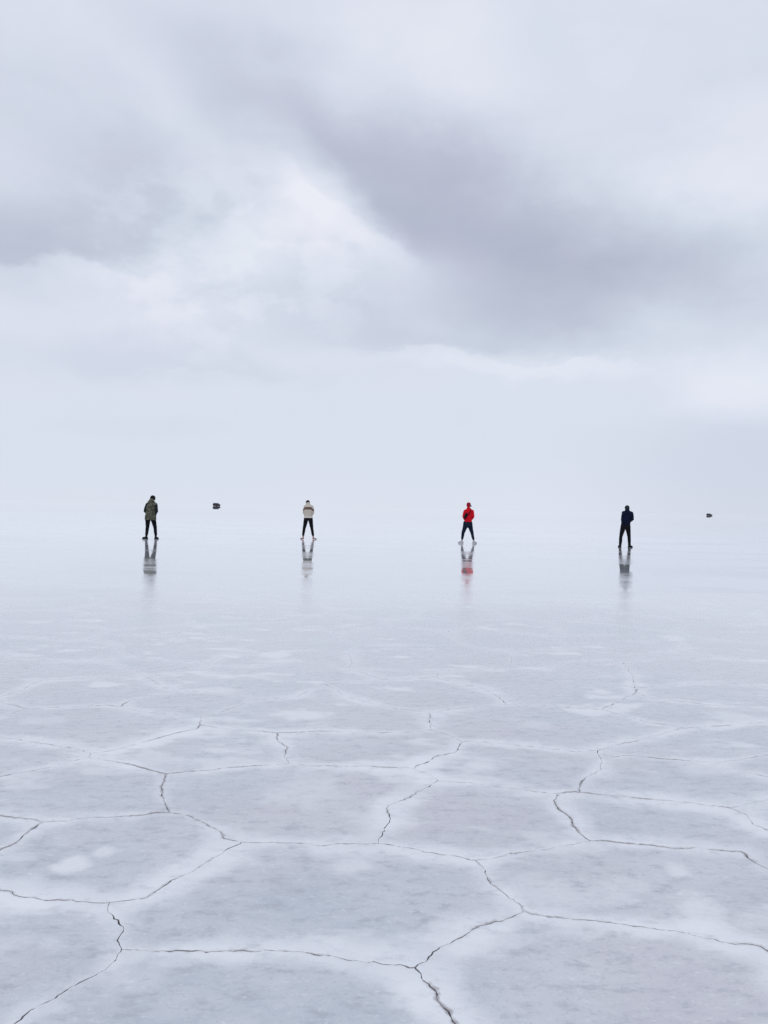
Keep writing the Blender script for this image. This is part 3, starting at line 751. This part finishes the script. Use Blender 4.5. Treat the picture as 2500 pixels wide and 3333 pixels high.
def person(label, loc, P, mats):
    root = thing('person', label, 'person', loc, 0, 'people standing in a row on the salt flat')
    hx, hy, hz_, hr = P['head']; tilt = R(P['tilt'])
    Hm = Matrix.Translation(Vector((hx, hy, hz_))) @ Matrix.Rotation(R(P.get('turn', 0)), 4, 'Z') @ Matrix.Rotation(-tilt, 4, 'X')
    neck0 = Vector((P['torso'][0][0], P['torso'][0][1] + .0, P['torso'][0][2] - .06))
    # ---- body: one continuous surface
    B = Solid()
    st_ = 0
    B.ball((0, -.012, .025), (.073, .092, .088)); B.ball((0, .025, -.03), (.060, .068, .075)); B.ball((0, .045, -.075), (.040, .042, .034))   # skull, face, jaw
    B.ball((0, .092, -.022), (.011, .020, .020)); B.tube([(0, .085, .01), (0, .100, -.02)], [.007, .010], n=10)                                 # nose
    for sx in (-1, 1):
        B.ball((sx * .074, -.005, -.015), (.010, .020, .032)); B.ball((sx * .028, .077, .008), (.012, .010, .009))                              # ear, eye
        B.ball((sx * .029, .078, .026), (.020, .010, .006))                                                                                    # brow
    B.ball((0, .086, -.060), (.022, .010, .006)); B.ball((0, .084, -.070), (.019, .010, .006))                                                  # lips
    B.xform(Hm, st_)
    B.tube([neck0, Hm @ Vector((0, -.02, -.05))], [.062, .056])
    ts = P['torso']
    B.stack([(x, y, z, max(.05, rx - .035), max(.05, ry - .035)) for x, y, z, rx, ry in ts] + [((P['hipL'][0] + P['hipR'][0]) / 2, P['hipL'][1], P['hipL'][2] - .02, .15, .10)])
    for s_, k in ((-1, 'L'), (1, 'R')):
        sh, elb, wr = Vector(P['sh' + k]), Vector(P['el' + k]), Vector(P['wr' + k])
        B.tube([sh, sh.lerp(elb, .5), elb], [.048, .042, .036]); B.tube([elb, elb.lerp(wr, .4), wr], [.036, .036, .026])
        hand(B, wr, (wr - elb) * .6 + Vector((-s_ * .1, .06, -.12)), None, Vector((-s_, .2, -.3)), s_)
        hp, kn, an = Vector(P['hip' + k]), Vector(P['kn' + k]), Vector(P['an' + k])
        B.tube([hp, hp.lerp(kn, .5), kn], [.080, .066, .047]); B.tube([kn, kn.lerp(an, .35), kn.lerp(an, .8), an], [.046, .050, .031, .033])
        toe = Vector(P['toe' + k]); fd = toe - an; fd.z = 0; L_ = fd.length * (.8 if mats.get('shoe') else 1); fd.normalize(); sd = Vector((fd.y, -fd.x, 0))
        heel = Vector((an.x, an.y, .030)) - fd * .035
        B.tube([heel, Vector((an.x, an.y, .045)) + fd * .04, Vector((an.x, an.y, .030)) + fd * L_ * .62, Vector((an.x, an.y, .018)) + fd * (L_ - .03)], [.030, .037, .040, .034], flat=.62, side=sd)
        B.tube([an, Vector((an.x, an.y, .04))], [.033, .034])
        for q in range(0 if mats.get('shoe') else 5):
            t0 = Vector((an.x, an.y, .016)) + fd * (L_ - .035 - .008 * q) + sd * ((.026 - .0135 * q) * s_ * -1)
            B.tube([t0, t0 + fd * (.034 - .003 * q)], [.0105 if q == 0 else .0075] * 2, n=8)
    B.build('body', mats['skin'], root, voxel=.0045, smooth=2, dec=.35)
    # ---- trousers
    T = Solid(); wz = P['waist']; hcx = (P['hipL'][0] + P['hipR'][0]) / 2; wy = P['hipL'][1]
    T.stack([(hcx, wy - .01, P['crotch'] + .03, P['hipw'] * .82, .10), (hcx, wy - .012, P['crotch'] + .12, P['hipw'], .128), (hcx, wy, wz - .06, P['hipw'] * .96, .125), (hcx, wy, wz, P['hipw'] * .78, .105)])
    for k in 'LR':
        hp, kn, an = Vector(P['hip' + k]), Vector(P['kn' + k]), Vector(P['an' + k]); cu = Vector(P['cu' + k])
        r0, r1, r2 = P['legr']
        up = hp + Vector((0, 0, 0)); mid = hp.lerp(kn, .55)
        T.tube([up, mid, kn, kn.lerp(cu, .4), cu], [r0, (r0 * .45 + r1 * .55), r1, (r1 + r2) / 2 + .004, r2], cap=(1, 0), flat=1.08)
    tr = T.build('trousers', mats['trousers'], root, voxel=.0065, smooth=3, folds=.006, seed=loc[0])
    # ---- jacket
    J = Solid(); J.stack([(x, y, z, rx, ry) for x, y, z, rx, ry in ts], sq=.9)
    sleeves = Solid() if mats.get('sleeve') else J
    for k in 'LR':
        sh, elb, wr = Vector(P['sh' + k]), Vector(P['el' + k]), Vector(P['wr' + k]); a0, a1, a2 = P['armr']
        J.ball(sh, (a0 * 1.02, a0 * 1.1, a0 * 1.05))
        sleeves.tube([sh, sh.lerp(elb, .5) + Vector((0, -.01, 0)), elb], [a0, a0 * .95, a1], flat=1.08)
        sleeves.tube([elb, elb.lerp(wr, .5), wr], [a1, (a1 + a2) / 2, a2], cap=(1, 0), flat=1.0)
    if P.get('collar'):
        for c, r in P['collar']: J.ball(c, r)
    if P.get('hem'):
        x, y, z, rx, ry = ts[-1]; J.stack([(x, y, z - .002, rx * .97, ry * .97), (x, y, z + .012, rx + .004, ry + .004), (x, y, z + .045, rx + .004, ry + .004), (x, y, z + .055, rx - .003, ry - .003)])
    jk = J.build('jacket', mats['jacket'], root, voxel=.0065, smooth=3, folds=.007, seed=loc[0] + 4)
    if mats.get('sleeve'): sleeves.build('sleeve', mats['sleeve'], jk, voxel=.0065, smooth=3, folds=.007, seed=2)
    # ---- shoes
    if mats.get('shoe'):
        for k in 'LR':
            an, toe = Vector(P['an' + k]), Vector(P['toe' + k]); fd = toe - an; fd.z = 0; L_ = fd.length; fd.normalize(); sd = Vector((fd.y, -fd.x, 0))
            A = Vector((an.x, an.y, 0)); U = Solid()
            U.tube([A - fd * .045 + Vector((0, 0, .05)), A + fd * .03 + Vector((0, 0, .058)), A + fd * (L_ * .6) + Vector((0, 0, .045)), A + fd * (L_ - .045) + Vector((0, 0, .034))],
                   [.044, .048, .050, .042], flat=.78, side=sd)
            hgt = P.get('boot', .13)
            U.tube([A - fd * .01 + Vector((0, 0, .05)), Vector((an.x, an.y, hgt)) - fd * .008], [.044, .044 if hgt > .12 else .040], cap=(1, 0))
            sh_ = U.build('shoe', mats['shoe'], root, voxel=.005, smooth=2)
            W = Solid(); prof = [(-.085, .030), (-.06, .043), (.0, .044), (L_ * .45, .047), (L_ * .75, .052), (L_ - .02, .036), (L_ + .004, .012)]
            lo_ = [A + fd * d + sd * w for d, w in prof] + [A + fd * d - sd * w for d, w in reversed(prof)]
            W.rings([[q + Vector((0, 0, .001)) for q in lo_], [q + Vector((0, 0, .026)) for q in lo_]])
            W.build('sole', mats['sole'], sh_, voxel=.005, smooth=1)
    return root, jk, Hm

SKIN = plain('skin', (.36, .20, .155), .55, var=.12, scale=25)
SKIN_COLD = plain('reddened_skin', (.30, .125, .115), .5, var=.2, scale=25)
BLACK = cloth('black_cotton', (.006, .006, .010), (.010, .010, .016))
BLACK2 = cloth('black_denim', (.006, .006, .008), (.011, .011, .014))
NAVY = cloth('dark_navy_tracksuit_cloth', (.005, .009, .022), (.012, .018, .038))
HAIR = cloth('black_hair', (.006, .005, .006), (.013, .012, .016), scale=90, fold=60, bump=.5, rough=.5)
OLIVE = cloth('olive_parka_cloth', (.045, .050, .036), (.150, .145, .110), mix_scale=13, bump=.8)
OLIVE_D = cloth('dark_sleeve_cloth', (.010, .012, .014), (.028, .034, .036), mix_scale=9, bump=.7)
RED = cloth('red_hoodie_cloth', (.52, .006, .014), (.66, .012, .026), mix_scale=8, bump=.5)
RED_D = cloth('dark_red_cap_cloth', (.22, .006, .018), (.36, .012, .028), mix_scale=14)
BLUE = cloth('navy_jacket_cloth', (.003, .005, .018), (.006, .011, .036), mix_scale=8, rough=.6, bump=.8)
DARKH = cloth('charcoal_hood_cloth', (.012, .014, .018), (.045, .05, .055), mix_scale=16)
SH_BLACK = plain('black_shoe_leather', (.008, .007, .010), .6, spec=.15)
SOLE_B = plain('black_rubber', (.010, .010, .012), .8, spec=.1)
SH_GREY = plain('grey_white_trainer_fabric', (.42, .42, .44), .7, var=.45, scale=22)
SOLE_W = plain('pale_trainer_rubber', (.60, .60, .62), .6)
BAGM = cloth('black_nylon', (.006, .005, .006), (.012, .010, .012), rough=.5)
STRAPM = cloth('dark_strap_webbing', (.030, .004, .008), (.060, .006, .012))
# cream fleece with a brown patterned band round chest and sleeves
CREAM, t_, b_ = mat_new('cream_fleece_with_brown_band')
tcn = t_.nodes.new('ShaderNodeTexCoord'); s_ = t_.nodes.new('ShaderNodeSeparateXYZ'); t_.links.new(tcn.outputs['Object'], s_.inputs[0])
ax_ = mth('ABSOLUTE', mth('ADD', s_.outputs[0], .018, t_), None, t_)
drop = nd('ShaderNodeMapRange', t_, interpolation_type='SMOOTHSTEP'); t_.links.new(ax_, drop.inputs[0])
drop.inputs[1].default_value = .13; drop.inputs[2].default_value = .21; drop.inputs[3].default_value = 0; drop.inputs[4].default_value = .075
zz = mth('ABSOLUTE', mth('SUBTRACT', mth('ADD', s_.outputs[2], drop.outputs[0], t_), 1.358, t_), None, t_)
band = mth('LESS_THAN', zz, .056, t_)
nn = nd('ShaderNodeTexNoise', t_); nn.inputs['Scale'].default_value = 45; t_.links.new(tcn.outputs['Object'], nn.inputs['Vector'])
wv = nd('ShaderNodeTexWave', t_); wv.inputs['Scale'].default_value = 16; wv.inputs['Distortion'].default_value = 2.5; t_.links.new(tcn.outputs['Object'], wv.inputs['Vector'])
br = nd('ShaderNodeMix', t_, data_type='RGBA'); t_.links.new(wv.outputs['Fac'], br.inputs[0]); br.inputs[6].default_value = (.085, .050, .045, 1); br.inputs[7].default_value = (.17, .115, .095, 1)
cm = nd('ShaderNodeMix', t_, data_type='RGBA'); t_.links.new(nn.outputs[0], cm.inputs[0]); cm.inputs[6].default_value = (.42, .375, .32, 1); cm.inputs[7].default_value = (.62, .565, .49, 1)
low_ = nd('ShaderNodeMapRange', t_, interpolation_type='SMOOTHSTEP'); t_.links.new(s_.outputs[2], low_.inputs[0]); low_.inputs[1].default_value = .985; low_.inputs[2].default_value = 1.0
cm2 = nd('ShaderNodeMix', t_, data_type='RGBA'); t_.links.new(low_.outputs[0], cm2.inputs[0]); cm2.inputs[6].default_value = (.68, .64, .59, 1); t_.links.new(cm.outputs[2], cm2.inputs[7])
fm = nd('ShaderNodeMix', t_, data_type='RGBA'); t_.links.new(band, fm.inputs[0]); t_.links.new(cm2.outputs[2], fm.inputs[6]); t_.links.new(br.outputs[2], fm.inputs[7])
t_.links.new(fm.outputs[2], b_.inputs['Base Color']); b_.inputs['Roughness'].default_value = .95
bpn = nd('ShaderNodeBump', t_); bpn.inputs['Distance'].default_value = .01; bpn.inputs['Strength'].default_value = .5
t_.links.new(nn.outputs[0], bpn.inputs['Height']); t_.links.new(bpn.outputs[0], b_.inputs['Normal'])

def T5(rows, ry, ys):           # (x, z, rx) rows -> (x, y, z, rx, ry)
    return [(x, y, z, rx, min(rx * .9, r)) for (x, z, rx), r, y in zip(rows, ry, ys)]

# 1 --- olive parka
P1 = dict(
 torso=T5([(-.012, 1.468, .085), (-.012, 1.448, .135), (-.016, 1.381, .190), (-.027, 1.247, .192), (-.034, 1.08, .192), (-.042, .913, .220), (-.044, .768, .226)], [.08, .105, .13, .145, .15, .165, .175], [.03, .03, .02, .0, 0, .01, .01]),
 shL=(-.178, .01, 1.372), elL=(-.250, -.02, 1.125), wrL=(-.10, .215, .925), shR=(.150, .01, 1.380), elR=(.196, -.02, 1.120), wrR=(.06, .215, .925), armr=(.078, .066, .046),
 head=(.002, .105, 1.618, .1), tilt=42, turn=0,
 hipL=(-.145, .01, .85), knL=(-.164, .03, .479), anL=(-.195, -.01, .09), cuL=(-.19, 0, .15), hipR=(.052, .01, .85), knR=(.140, .03, .479), anR=(.186, .0, .09), cuR=(.184, 0, .15),
 toeL=(-.385, .12, 0), toeR=(.215, .235, 0), waist=.98, crotch=.76, hipw=.198, legr=(.112, .069, .054), boot=.19,
 collar=[((-.022, .02, 1.480), (.160, .115, .075)), ((-.014, -.02, 1.530), (.120, .095, .078)), ((.0, .0, 1.575), (.088, .085, .055))])
r1, j1, H1 = person('person in an olive hooded parka with dark sleeves and black trousers', (-9.31, 30.78, 0), P1,
   dict(skin=SKIN, trousers=BLACK, jacket=OLIVE, sleeve=OLIVE_D, shoe=SH_BLACK, sole=SOLE_B))
cap = Solid(); k0 = len(cap.v)
cap.ball((0, -.012, .030), (.106, .118, .106)); cap.ball((0, -.045, -.02), (.098, .098, .085)); cap.tube([(-.075, .055, -.002), (0, .085, .012), (.075, .055, -.002)], [.020, .020, .020])
cap.xform(H1, k0); cap.build('beanie', HAIR, r1, voxel=.005, smooth=3)
pk = Solid(); pk.v = []
pk.stack([(-.03, -.148, .90, .12, .018), (-.03, -.150, .99, .12, .018)], sq=.6); pk.build('back_flap', OLIVE, j1, voxel=.006, smooth=2)

# 2 --- cream fleece
P2 = dict(
 torso=T5([(-.034, 1.578, .068), (-.032, 1.55, .092), (-.029, 1.491, .145), (-.015, 1.406, .172), (-.014, 1.297, .178), (-.019, 1.152, .178), (-.017, 1.03, .186), (-.013, .939, .192)], [.07, .085, .115, .14, .145, .145, .145, .145], [.045, .03, .01, -.015, -.02, 0, .01, .01]),
 shL=(-.145, .0, 1.415), elL=(-.196, -.02, 1.165), wrL=(-.085, .215, .955), shR=(.128, .0, 1.412), elR=(.188, -.03, 1.185), wrR=(.05, .215, .955), armr=(.078, .064, .048),
 head=(-.062, .150, 1.585, .1), tilt=65, turn=0,
 hipL=(-.105, .01, .88), knL=(-.186, .03, .473), anL=(-.224, 0, .09), cuL=(-.222, 0, .155), hipR=(.082, .01, .88), knR=(.153, .03, .473), anR=(.226, 0, .09), cuR=(.217, 0, .155),
 toeL=(-.345, .185, 0), toeR=(.345, .185, 0), waist=1.0, crotch=.80, hipw=.188, legr=(.104, .066, .051), hem=1,
 collar=[((-.035, .02, 1.570), (.088, .085, .055))])
r2, j2, H2 = person('barefoot person in a cream fleece with a brown band across the back', (-3.288, 33.54, 0), P2,
   dict(skin=SKIN_COLD, trousers=BLACK2, jacket=CREAM))
hr_ = Solid(); k0 = len(hr_.v)
hr_.ball((0, -.014, .034), (.092, .106, .096)); hr_.ball((0, -.055, -.015), (.084, .076, .085)); hr_.ball((.02, .02, .085), (.05, .06, .04))
hr_.xform(H2, k0); hr_.build('hair', HAIR, r2, voxel=.005, smooth=2, folds=.005)

# 3 --- red hooded top, cap, sling bag
P3 = dict(
 torso=T5([(.0, 1.520, .060), (0, 1.500, .075), (.008, 1.446, .160), (.0, 1.381, .180), (-.006, 1.238, .180), (-.008, 1.083, .165), (-.01, .923, .155)], [.065, .075, .11, .13, .14, .135, .125], [.03, .03, .01, 0, 0, 0, 0]),
 shL=(-.150, .0, 1.375), elL=(-.210, -.02, 1.150), wrL=(-.09, .20, .93), shR=(.158, .0, 1.378), elR=(.205, -.02, 1.150), wrR=(.07, .20, .93), armr=(.070, .054, .042),
 head=(.005, .045, 1.640, .1), tilt=14, turn=-38,
 hipL=(-.108, .01, .80), knL=(-.215, .03, .440), anL=(-.262, 0, .09), cuL=(-.248, 0, .170), hipR=(.068, .01, .80), knR=(.175, .03, .445), anR=(.252, 0, .09), cuR=(.238, 0, .165),
 toeL=(-.395, .19, 0), toeR=(.385, .19, 0), waist=.96, crotch=.64, hipw=.205, legr=(.112, .068, .047), boot=.12, hem=1,
 collar=[((0, .03, 1.500), (.085, .080, .050)), ((0, -.01, 1.545), (.062, .062, .055))])
r3, j3, H3 = person('person in a bright red hooded top and cap with navy trousers and pale trainers', (3.617, 32.86, 0), P3,
   dict(skin=SKIN, trousers=NAVY, jacket=RED, shoe=SH_GREY, sole=SOLE_W))
cp = Solid(); k0 = len(cp.v); cp.ball((0, -.012, .034), (.086, .104, .088)); cp.ball((0, -.03, .0), (.082, .088, .060)); cp.ball((0, -.03, -.05), (.066, .068, .05)); cp.xform(H3, k0)
cpo = cp.build('cap', RED_D, r3, voxel=.005, smooth=2)
bm_ = Solid(); k0 = len(bm_.v)
bm_.tube([(0, .06, .022), (0, .10, .020), (0, .150, .008), (0, .172, -.002)], [.066, .070, .062, .040], flat=.10, side=Vector((1, 0, 0)))
bm_.xform(H3, k0); bm_.build('brim', BLACK, cpo, voxel=.0045, smooth=1)
# sling bag worn across the back: strap loop plus pouch
bag = thing('sling_bag', 'black sling bag worn across the back of the red top', 'bag', (3.617, 32.86, 0))
def tor(z):
    tb = sorted(P3['torso'], key=lambda q: q[2])
    for a, b in zip(tb, tb[1:]):
        if a[2] <= z <= b[2]:
            t = (z - a[2]) / (b[2] - a[2]); return [a[i] + (b[i] - a[i]) * t for i in range(5)]
    return tb[-1] if z > tb[-1][2] else tb[0]
pts = []
for k in range(40):
    a = 2 * math.pi * k / 40; x0 = math.cos(a)
    z = 1.265 + .245 * x0 * (.95)                          # low on the left, high at the right of the neck
    x_, y_, _, rx_2, ry_2 = tor(min(z, 1.49))
    pts.append(Vector((x_ + (rx_2 + .016) * math.cos(a) * (.93 if x0 < 0 else .75), y_ + (ry_2 + .014) * math.sin(a), z)))
sv_, sf_ = [], []
for k, p in enumerate(pts):
    tdir = (pts[(k + 1) % 40] - pts[k - 1]).normalized(); o_ = Vector((p.x, p.y, 0)).normalized(); sd = tdir.cross(o_).normalized()
    for a_, b_2 in ((-.019, 0), (.019, 0), (.019, .006), (-.019, .006)): sv_.append(p + sd * a_ + o_ * b_2)
for k in range(40):
    for q in range(4):
        a_, c_ = k * 4 + q, k * 4 + (q + 1) % 4; n_ = ((k + 1) % 40) * 4
        sf_.append((a_, c_, n_ + (q + 1) % 4, n_ + q))
mesh_obj('strap', sv_, sf_, STRAPM, bag, True)
pch = Solid(); pch.tube([(-.165, -.125, 1.075), (-.150, -.150, 1.14), (-.120, -.168, 1.22), (-.085, -.165, 1.285)], [.035, .060, .062, .034], flat=.55, side=Vector((.8, -.1, -.6)))
po = pch.build('pouch', BAGM, bag, voxel=.006, smooth=2)

# 4 --- dark navy jacket
P4 = dict(
 torso=T5([(-.005, 1.560, .070), (.003, 1.545, .120), (.005, 1.520, .170), (.001, 1.437, .205), (-.030, 1.273, .195), (-.056, 1.098, .185), (-.065, .950, .198)], [.07, .09, .115, .14, .145, .14, .14], [.03, .02, .01, 0, -.01, 0, .01]),
 shL=(-.165, .0, 1.455), elL=(-.222, -.02, 1.175), wrL=(-.13, .215, .955), shR=(.170, .0, 1.440), elR=(.212, -.02, 1.195), wrR=(.03, .215, .955), armr=(.074, .058, .042),
 head=(.0, .075, 1.650, .1), tilt=30, turn=0,
 hipL=(-.165, .01, .85), knL=(-.250, .03, .456), anL=(-.278, .0, .09), cuL=(-.276, 0, .09), hipR=(.028, .01, .85), knR=(.098, .03, .456), anR=(.112, 0, .09), cuR=(.112, 0, .09),
 toeL=(-.270, .235, 0), toeR=(.285, .155, 0), waist=.99, crotch=.755, hipw=.208, legr=(.112, .069, .055), boot=.12,
 collar=[((-.005, .02, 1.555), (.105, .09, .055))])
r4, j4, H4 = person('person in a dark navy jacket with a charcoal hood, rightmost in the row', (10.29, 32.46, 0), P4,
   dict(skin=SKIN, trousers=BLACK2, jacket=BLUE, shoe=SH_BLACK, sole=SOLE_B))
hd = Solid(); k0 = len(hd.v); hd.ball((0, -.018, .022), (.100, .112, .100)); hd.ball((0, -.035, -.04), (.090, .090, .080)); hd.xform(H4, k0)
hd.tube([(0, .03, 1.56), (0, .05, 1.62)], [.085, .088]); hd.build('hood', DARKH, j4, voxel=.006, smooth=3, folds=.004)

# ================================================================== far-off cars
PAINT_A = plain('dark_plum_car_paint', (.012, .009, .018), .5, spec=.2, var=.2, scale=2)
PAINT_HAZED = plain('haze_tinted_dark_car_paint', (.022, .030, .045), .3, spec=.6, var=.2, scale=2)  # dark car faded to blue-grey: distance haze is put into the colour
GLASS = plain('tinted_window_glass', (.030, .028, .050), .4, spec=.2)
TYRE = plain('tyre_rubber', (.015, .015, .016), .8)
RIMM = plain('alloy_rim', (.06, .06, .065), .5, metal=.3)
LAMP = plain('clear_headlight', (.10, .10, .12), .3, spec=.3)
TAIL = plain('red_tail_light', (.35, .02, .02), .25)
TRIM = plain('black_plastic_trim', (.018, .018, .02), .6)
def prism(name, prof, y0, y1, mat, parent, bev=.03, top_in=None):
    """outline in x-z pushed across the car; top_in narrows points above a height"""
    def w(z, y): return y * (1 - (top_in[1] * max(0, (z - top_in[0])) if top_in else 0))
    n = len(prof); vs = [(x, w(z, y0), z) for x, z in prof] + [(x, w(z, y1), z) for x, z in prof]
    fs = [tuple(range(n)), tuple(reversed(range(n, 2 * n)))] + [(k, n + k, n + (k + 1) % n, (k + 1) % n) for k in range(n)]
    o = mesh_obj(name, vs, fs, mat, parent)
    bm = bmesh.new(); bm.from_mesh(o.data); bmesh.ops.recalc_face_normals(bm, faces=bm.faces)
    if bev: bmesh.ops.bevel(bm, geom=list(bm.edges), offset=bev, segments=2, affect='EDGES')
    bm.to_mesh(o.data); bm.free()
    return o
def arch(cx, r, z0, rev=False):
    a = [(cx + r * math.cos(R(t)), z0 + r * math.sin(R(t))) for t in range(0, 181, 20)]
    return a if rev else a[::-1]
def disc(name, c, r, w, mat, parent, n=28, inner=0):
    vs, fs = [], []
    for s in (0, 1):
        for rr in ((r * .93, r) if s == 0 else (r, r * .93)):
            pass
    prof = [(0, -w / 2), (r * .88, -w / 2), (r, -w * .36), (r, w * .36), (r * .88, w / 2), (0, w / 2)]
    for i, (q, y) in enumerate(prof):
        for k in range(n):
            a = 2 * math.pi * k / n; vs.append((c[0] + q * math.cos(a), c[1] + y, c[2] + q * math.sin(a)))
    for i in range(len(prof) - 1):
        for k in range(n): fs.append((i * n + k, i * n + (k + 1) % n, (i + 1) * n + (k + 1) % n, (i + 1) * n + k))
    return mesh_obj(name, vs, fs, mat, parent, True)
def suv(label, loc, yaw, paint, rack=True):
    root = thing('off_road_car', label, 'car', loc, yaw, 'off-road cars parked far out on the flat')
    zb = .36
    low_p = [(-2.30, zb + .06)] + arch(-1.38, .44, zb) + arch(1.42, .44, zb) + [(2.28, zb + .04), (2.38, .62), (2.36, .95), (2.22, 1.08), (1.10, 1.20), (-2.33, 1.22), (-2.40, .80)]
    prism('body', low_p, -.93, .93, paint, root, .035, (.95, .10))
    body = prism('cabin', [(-2.28, 1.20), (1.06, 1.18), (.42, 1.80), (.20, 1.86), (-2.02, 1.88), (-2.16, 1.82)], -.87, .87, paint, root, .03, (1.15, .22))
    def side(z, s): return s * .87 * (1 - .22 * max(0, z - 1.15)) + s * .008
    for s in (-1, 1):
        for prof in ([(.92, 1.24), (.42, 1.73), (-.02, 1.75), (-.06, 1.24)], [(-.14, 1.24), (-.11, 1.75), (-.98, 1.76), (-1.00, 1.24)], [(-1.10, 1.24), (-1.08, 1.76), (-1.96, 1.76), (-2.10, 1.28)]):
            v = [(x, side(z, s), z) for x, z in prof] + [(x, side(z, s) - s * .02, z) for x, z in prof]
            mesh_obj('side_window', v, [(0, 1, 2, 3), (7, 6, 5, 4)] + [(k, 4 + k, 4 + (k + 1) % 4, (k + 1) % 4) for k in range(4)], GLASS, body)
        mir = prism('wing_mirror', [(.70, 1.20), (.86, 1.22), (.84, 1.38), (.72, 1.38)], s * .90, s * 1.08, TRIM, root, .015)
        for x in (-1.38, 1.42):
            wh = disc('wheel', (x, s * .80, .385), .385, .26, TYRE, root); disc('rim', (x, s * .80, .385), .23, .275, RIMM, wh)
        prism('headlight', [(2.34, .80), (2.385, .80), (2.36, .96), (2.31, .96)], s * .56, s * .84, LAMP, root, .01)
        prism('tail_light', [(-2.42, .82), (-2.36, .82), (-2.34, 1.12), (-2.39, 1.12)], s * .70, s * .88, TAIL, root, .01)
    prism('chassis_shade_box', [(-2.25, .07), (2.25, .07), (2.25, .44), (-2.25, .44)], -.66, .66, TRIM, root, .03)  # underbody as a low dark box, added as the shade beneath the car
    y1 = side(1.30, 1) - .10; y2 = side(1.72, 1) - .12
    mesh_obj('windscreen', [(1.00, -y1, 1.26), (1.00, y1, 1.26), (.52, y2, 1.73), (.52, -y2, 1.73), (.96, -y1, 1.24), (.96, y1, 1.24), (.48, y2, 1.71), (.48, -y2, 1.71)],
             [(0, 1, 2, 3), (7, 6, 5, 4), (0, 4, 5, 1), (1, 5, 6, 2), (2, 6, 7, 3), (3, 7, 4, 0)], GLASS, body)
    mesh_obj('rear_window', [(-2.275, -y1, 1.30), (-2.275, y1, 1.30), (-2.175, y2, 1.74), (-2.175, -y2, 1.74), (-2.25, -y1, 1.30), (-2.25, y1, 1.30), (-2.15, y2, 1.74), (-2.15, -y2, 1.74)],
             [(3, 2, 1, 0), (4, 5, 6, 7), (0, 1, 5, 4), (1, 2, 6, 5), (2, 3, 7, 6), (3, 0, 4, 7)], GLASS, body)
    prism('front_bumper', [(2.26, .44), (2.50, .48), (2.50, .68), (2.30, .70)], -.88, .88, TRIM, root, .03)
    prism('rear_bumper', [(-2.50, .46), (-2.28, .44), (-2.30, .66), (-2.50, .66)], -.86, .86, TRIM, root, .03)
    if rack:
        rk = None
        bm = bmesh.new()
        def bar(a, b, r=.022):
            a, b = Vector(a), Vector(b); M_ = Matrix.Translation((a + b) / 2) @ (b - a).to_track_quat('Z', 'Y').to_matrix().to_4x4() @ Matrix.Diagonal((r * 2, r * 2, (b - a).length, 1))
            bmesh.ops.create_cube(bm, size=1, matrix=M_)
        for s in (-1, 1): bar((-1.95, s * .62, 1.97), (.15, s * .62, 1.97)); [bar((x, s * .62, 1.85), (x, s * .62, 1.98)) for x in (-1.9, -.9, .1)]
        for x in (-1.95, -1.42, -.9, -.37, .15): bar((x, -.62, 1.955), (x, .62, 1.955))
        me = bpy.data.meshes.new('roof_rack'); bm.to_mesh(me); bm.free(); me.materials.append(TRIM); link(bpy.data.objects.new('roof_rack', me), root)
    root.scale = (1, 1, .80)
    return root
suv('dark plum off-road car far off between the first two people', (-80.7, 370.0, 0), R(-52), PAINT_A, False)
suv('tiny dark car with haze-tinted paint on the far right of the flat', (252.0, 594.9, 0), R(-72), PAINT_HAZED)
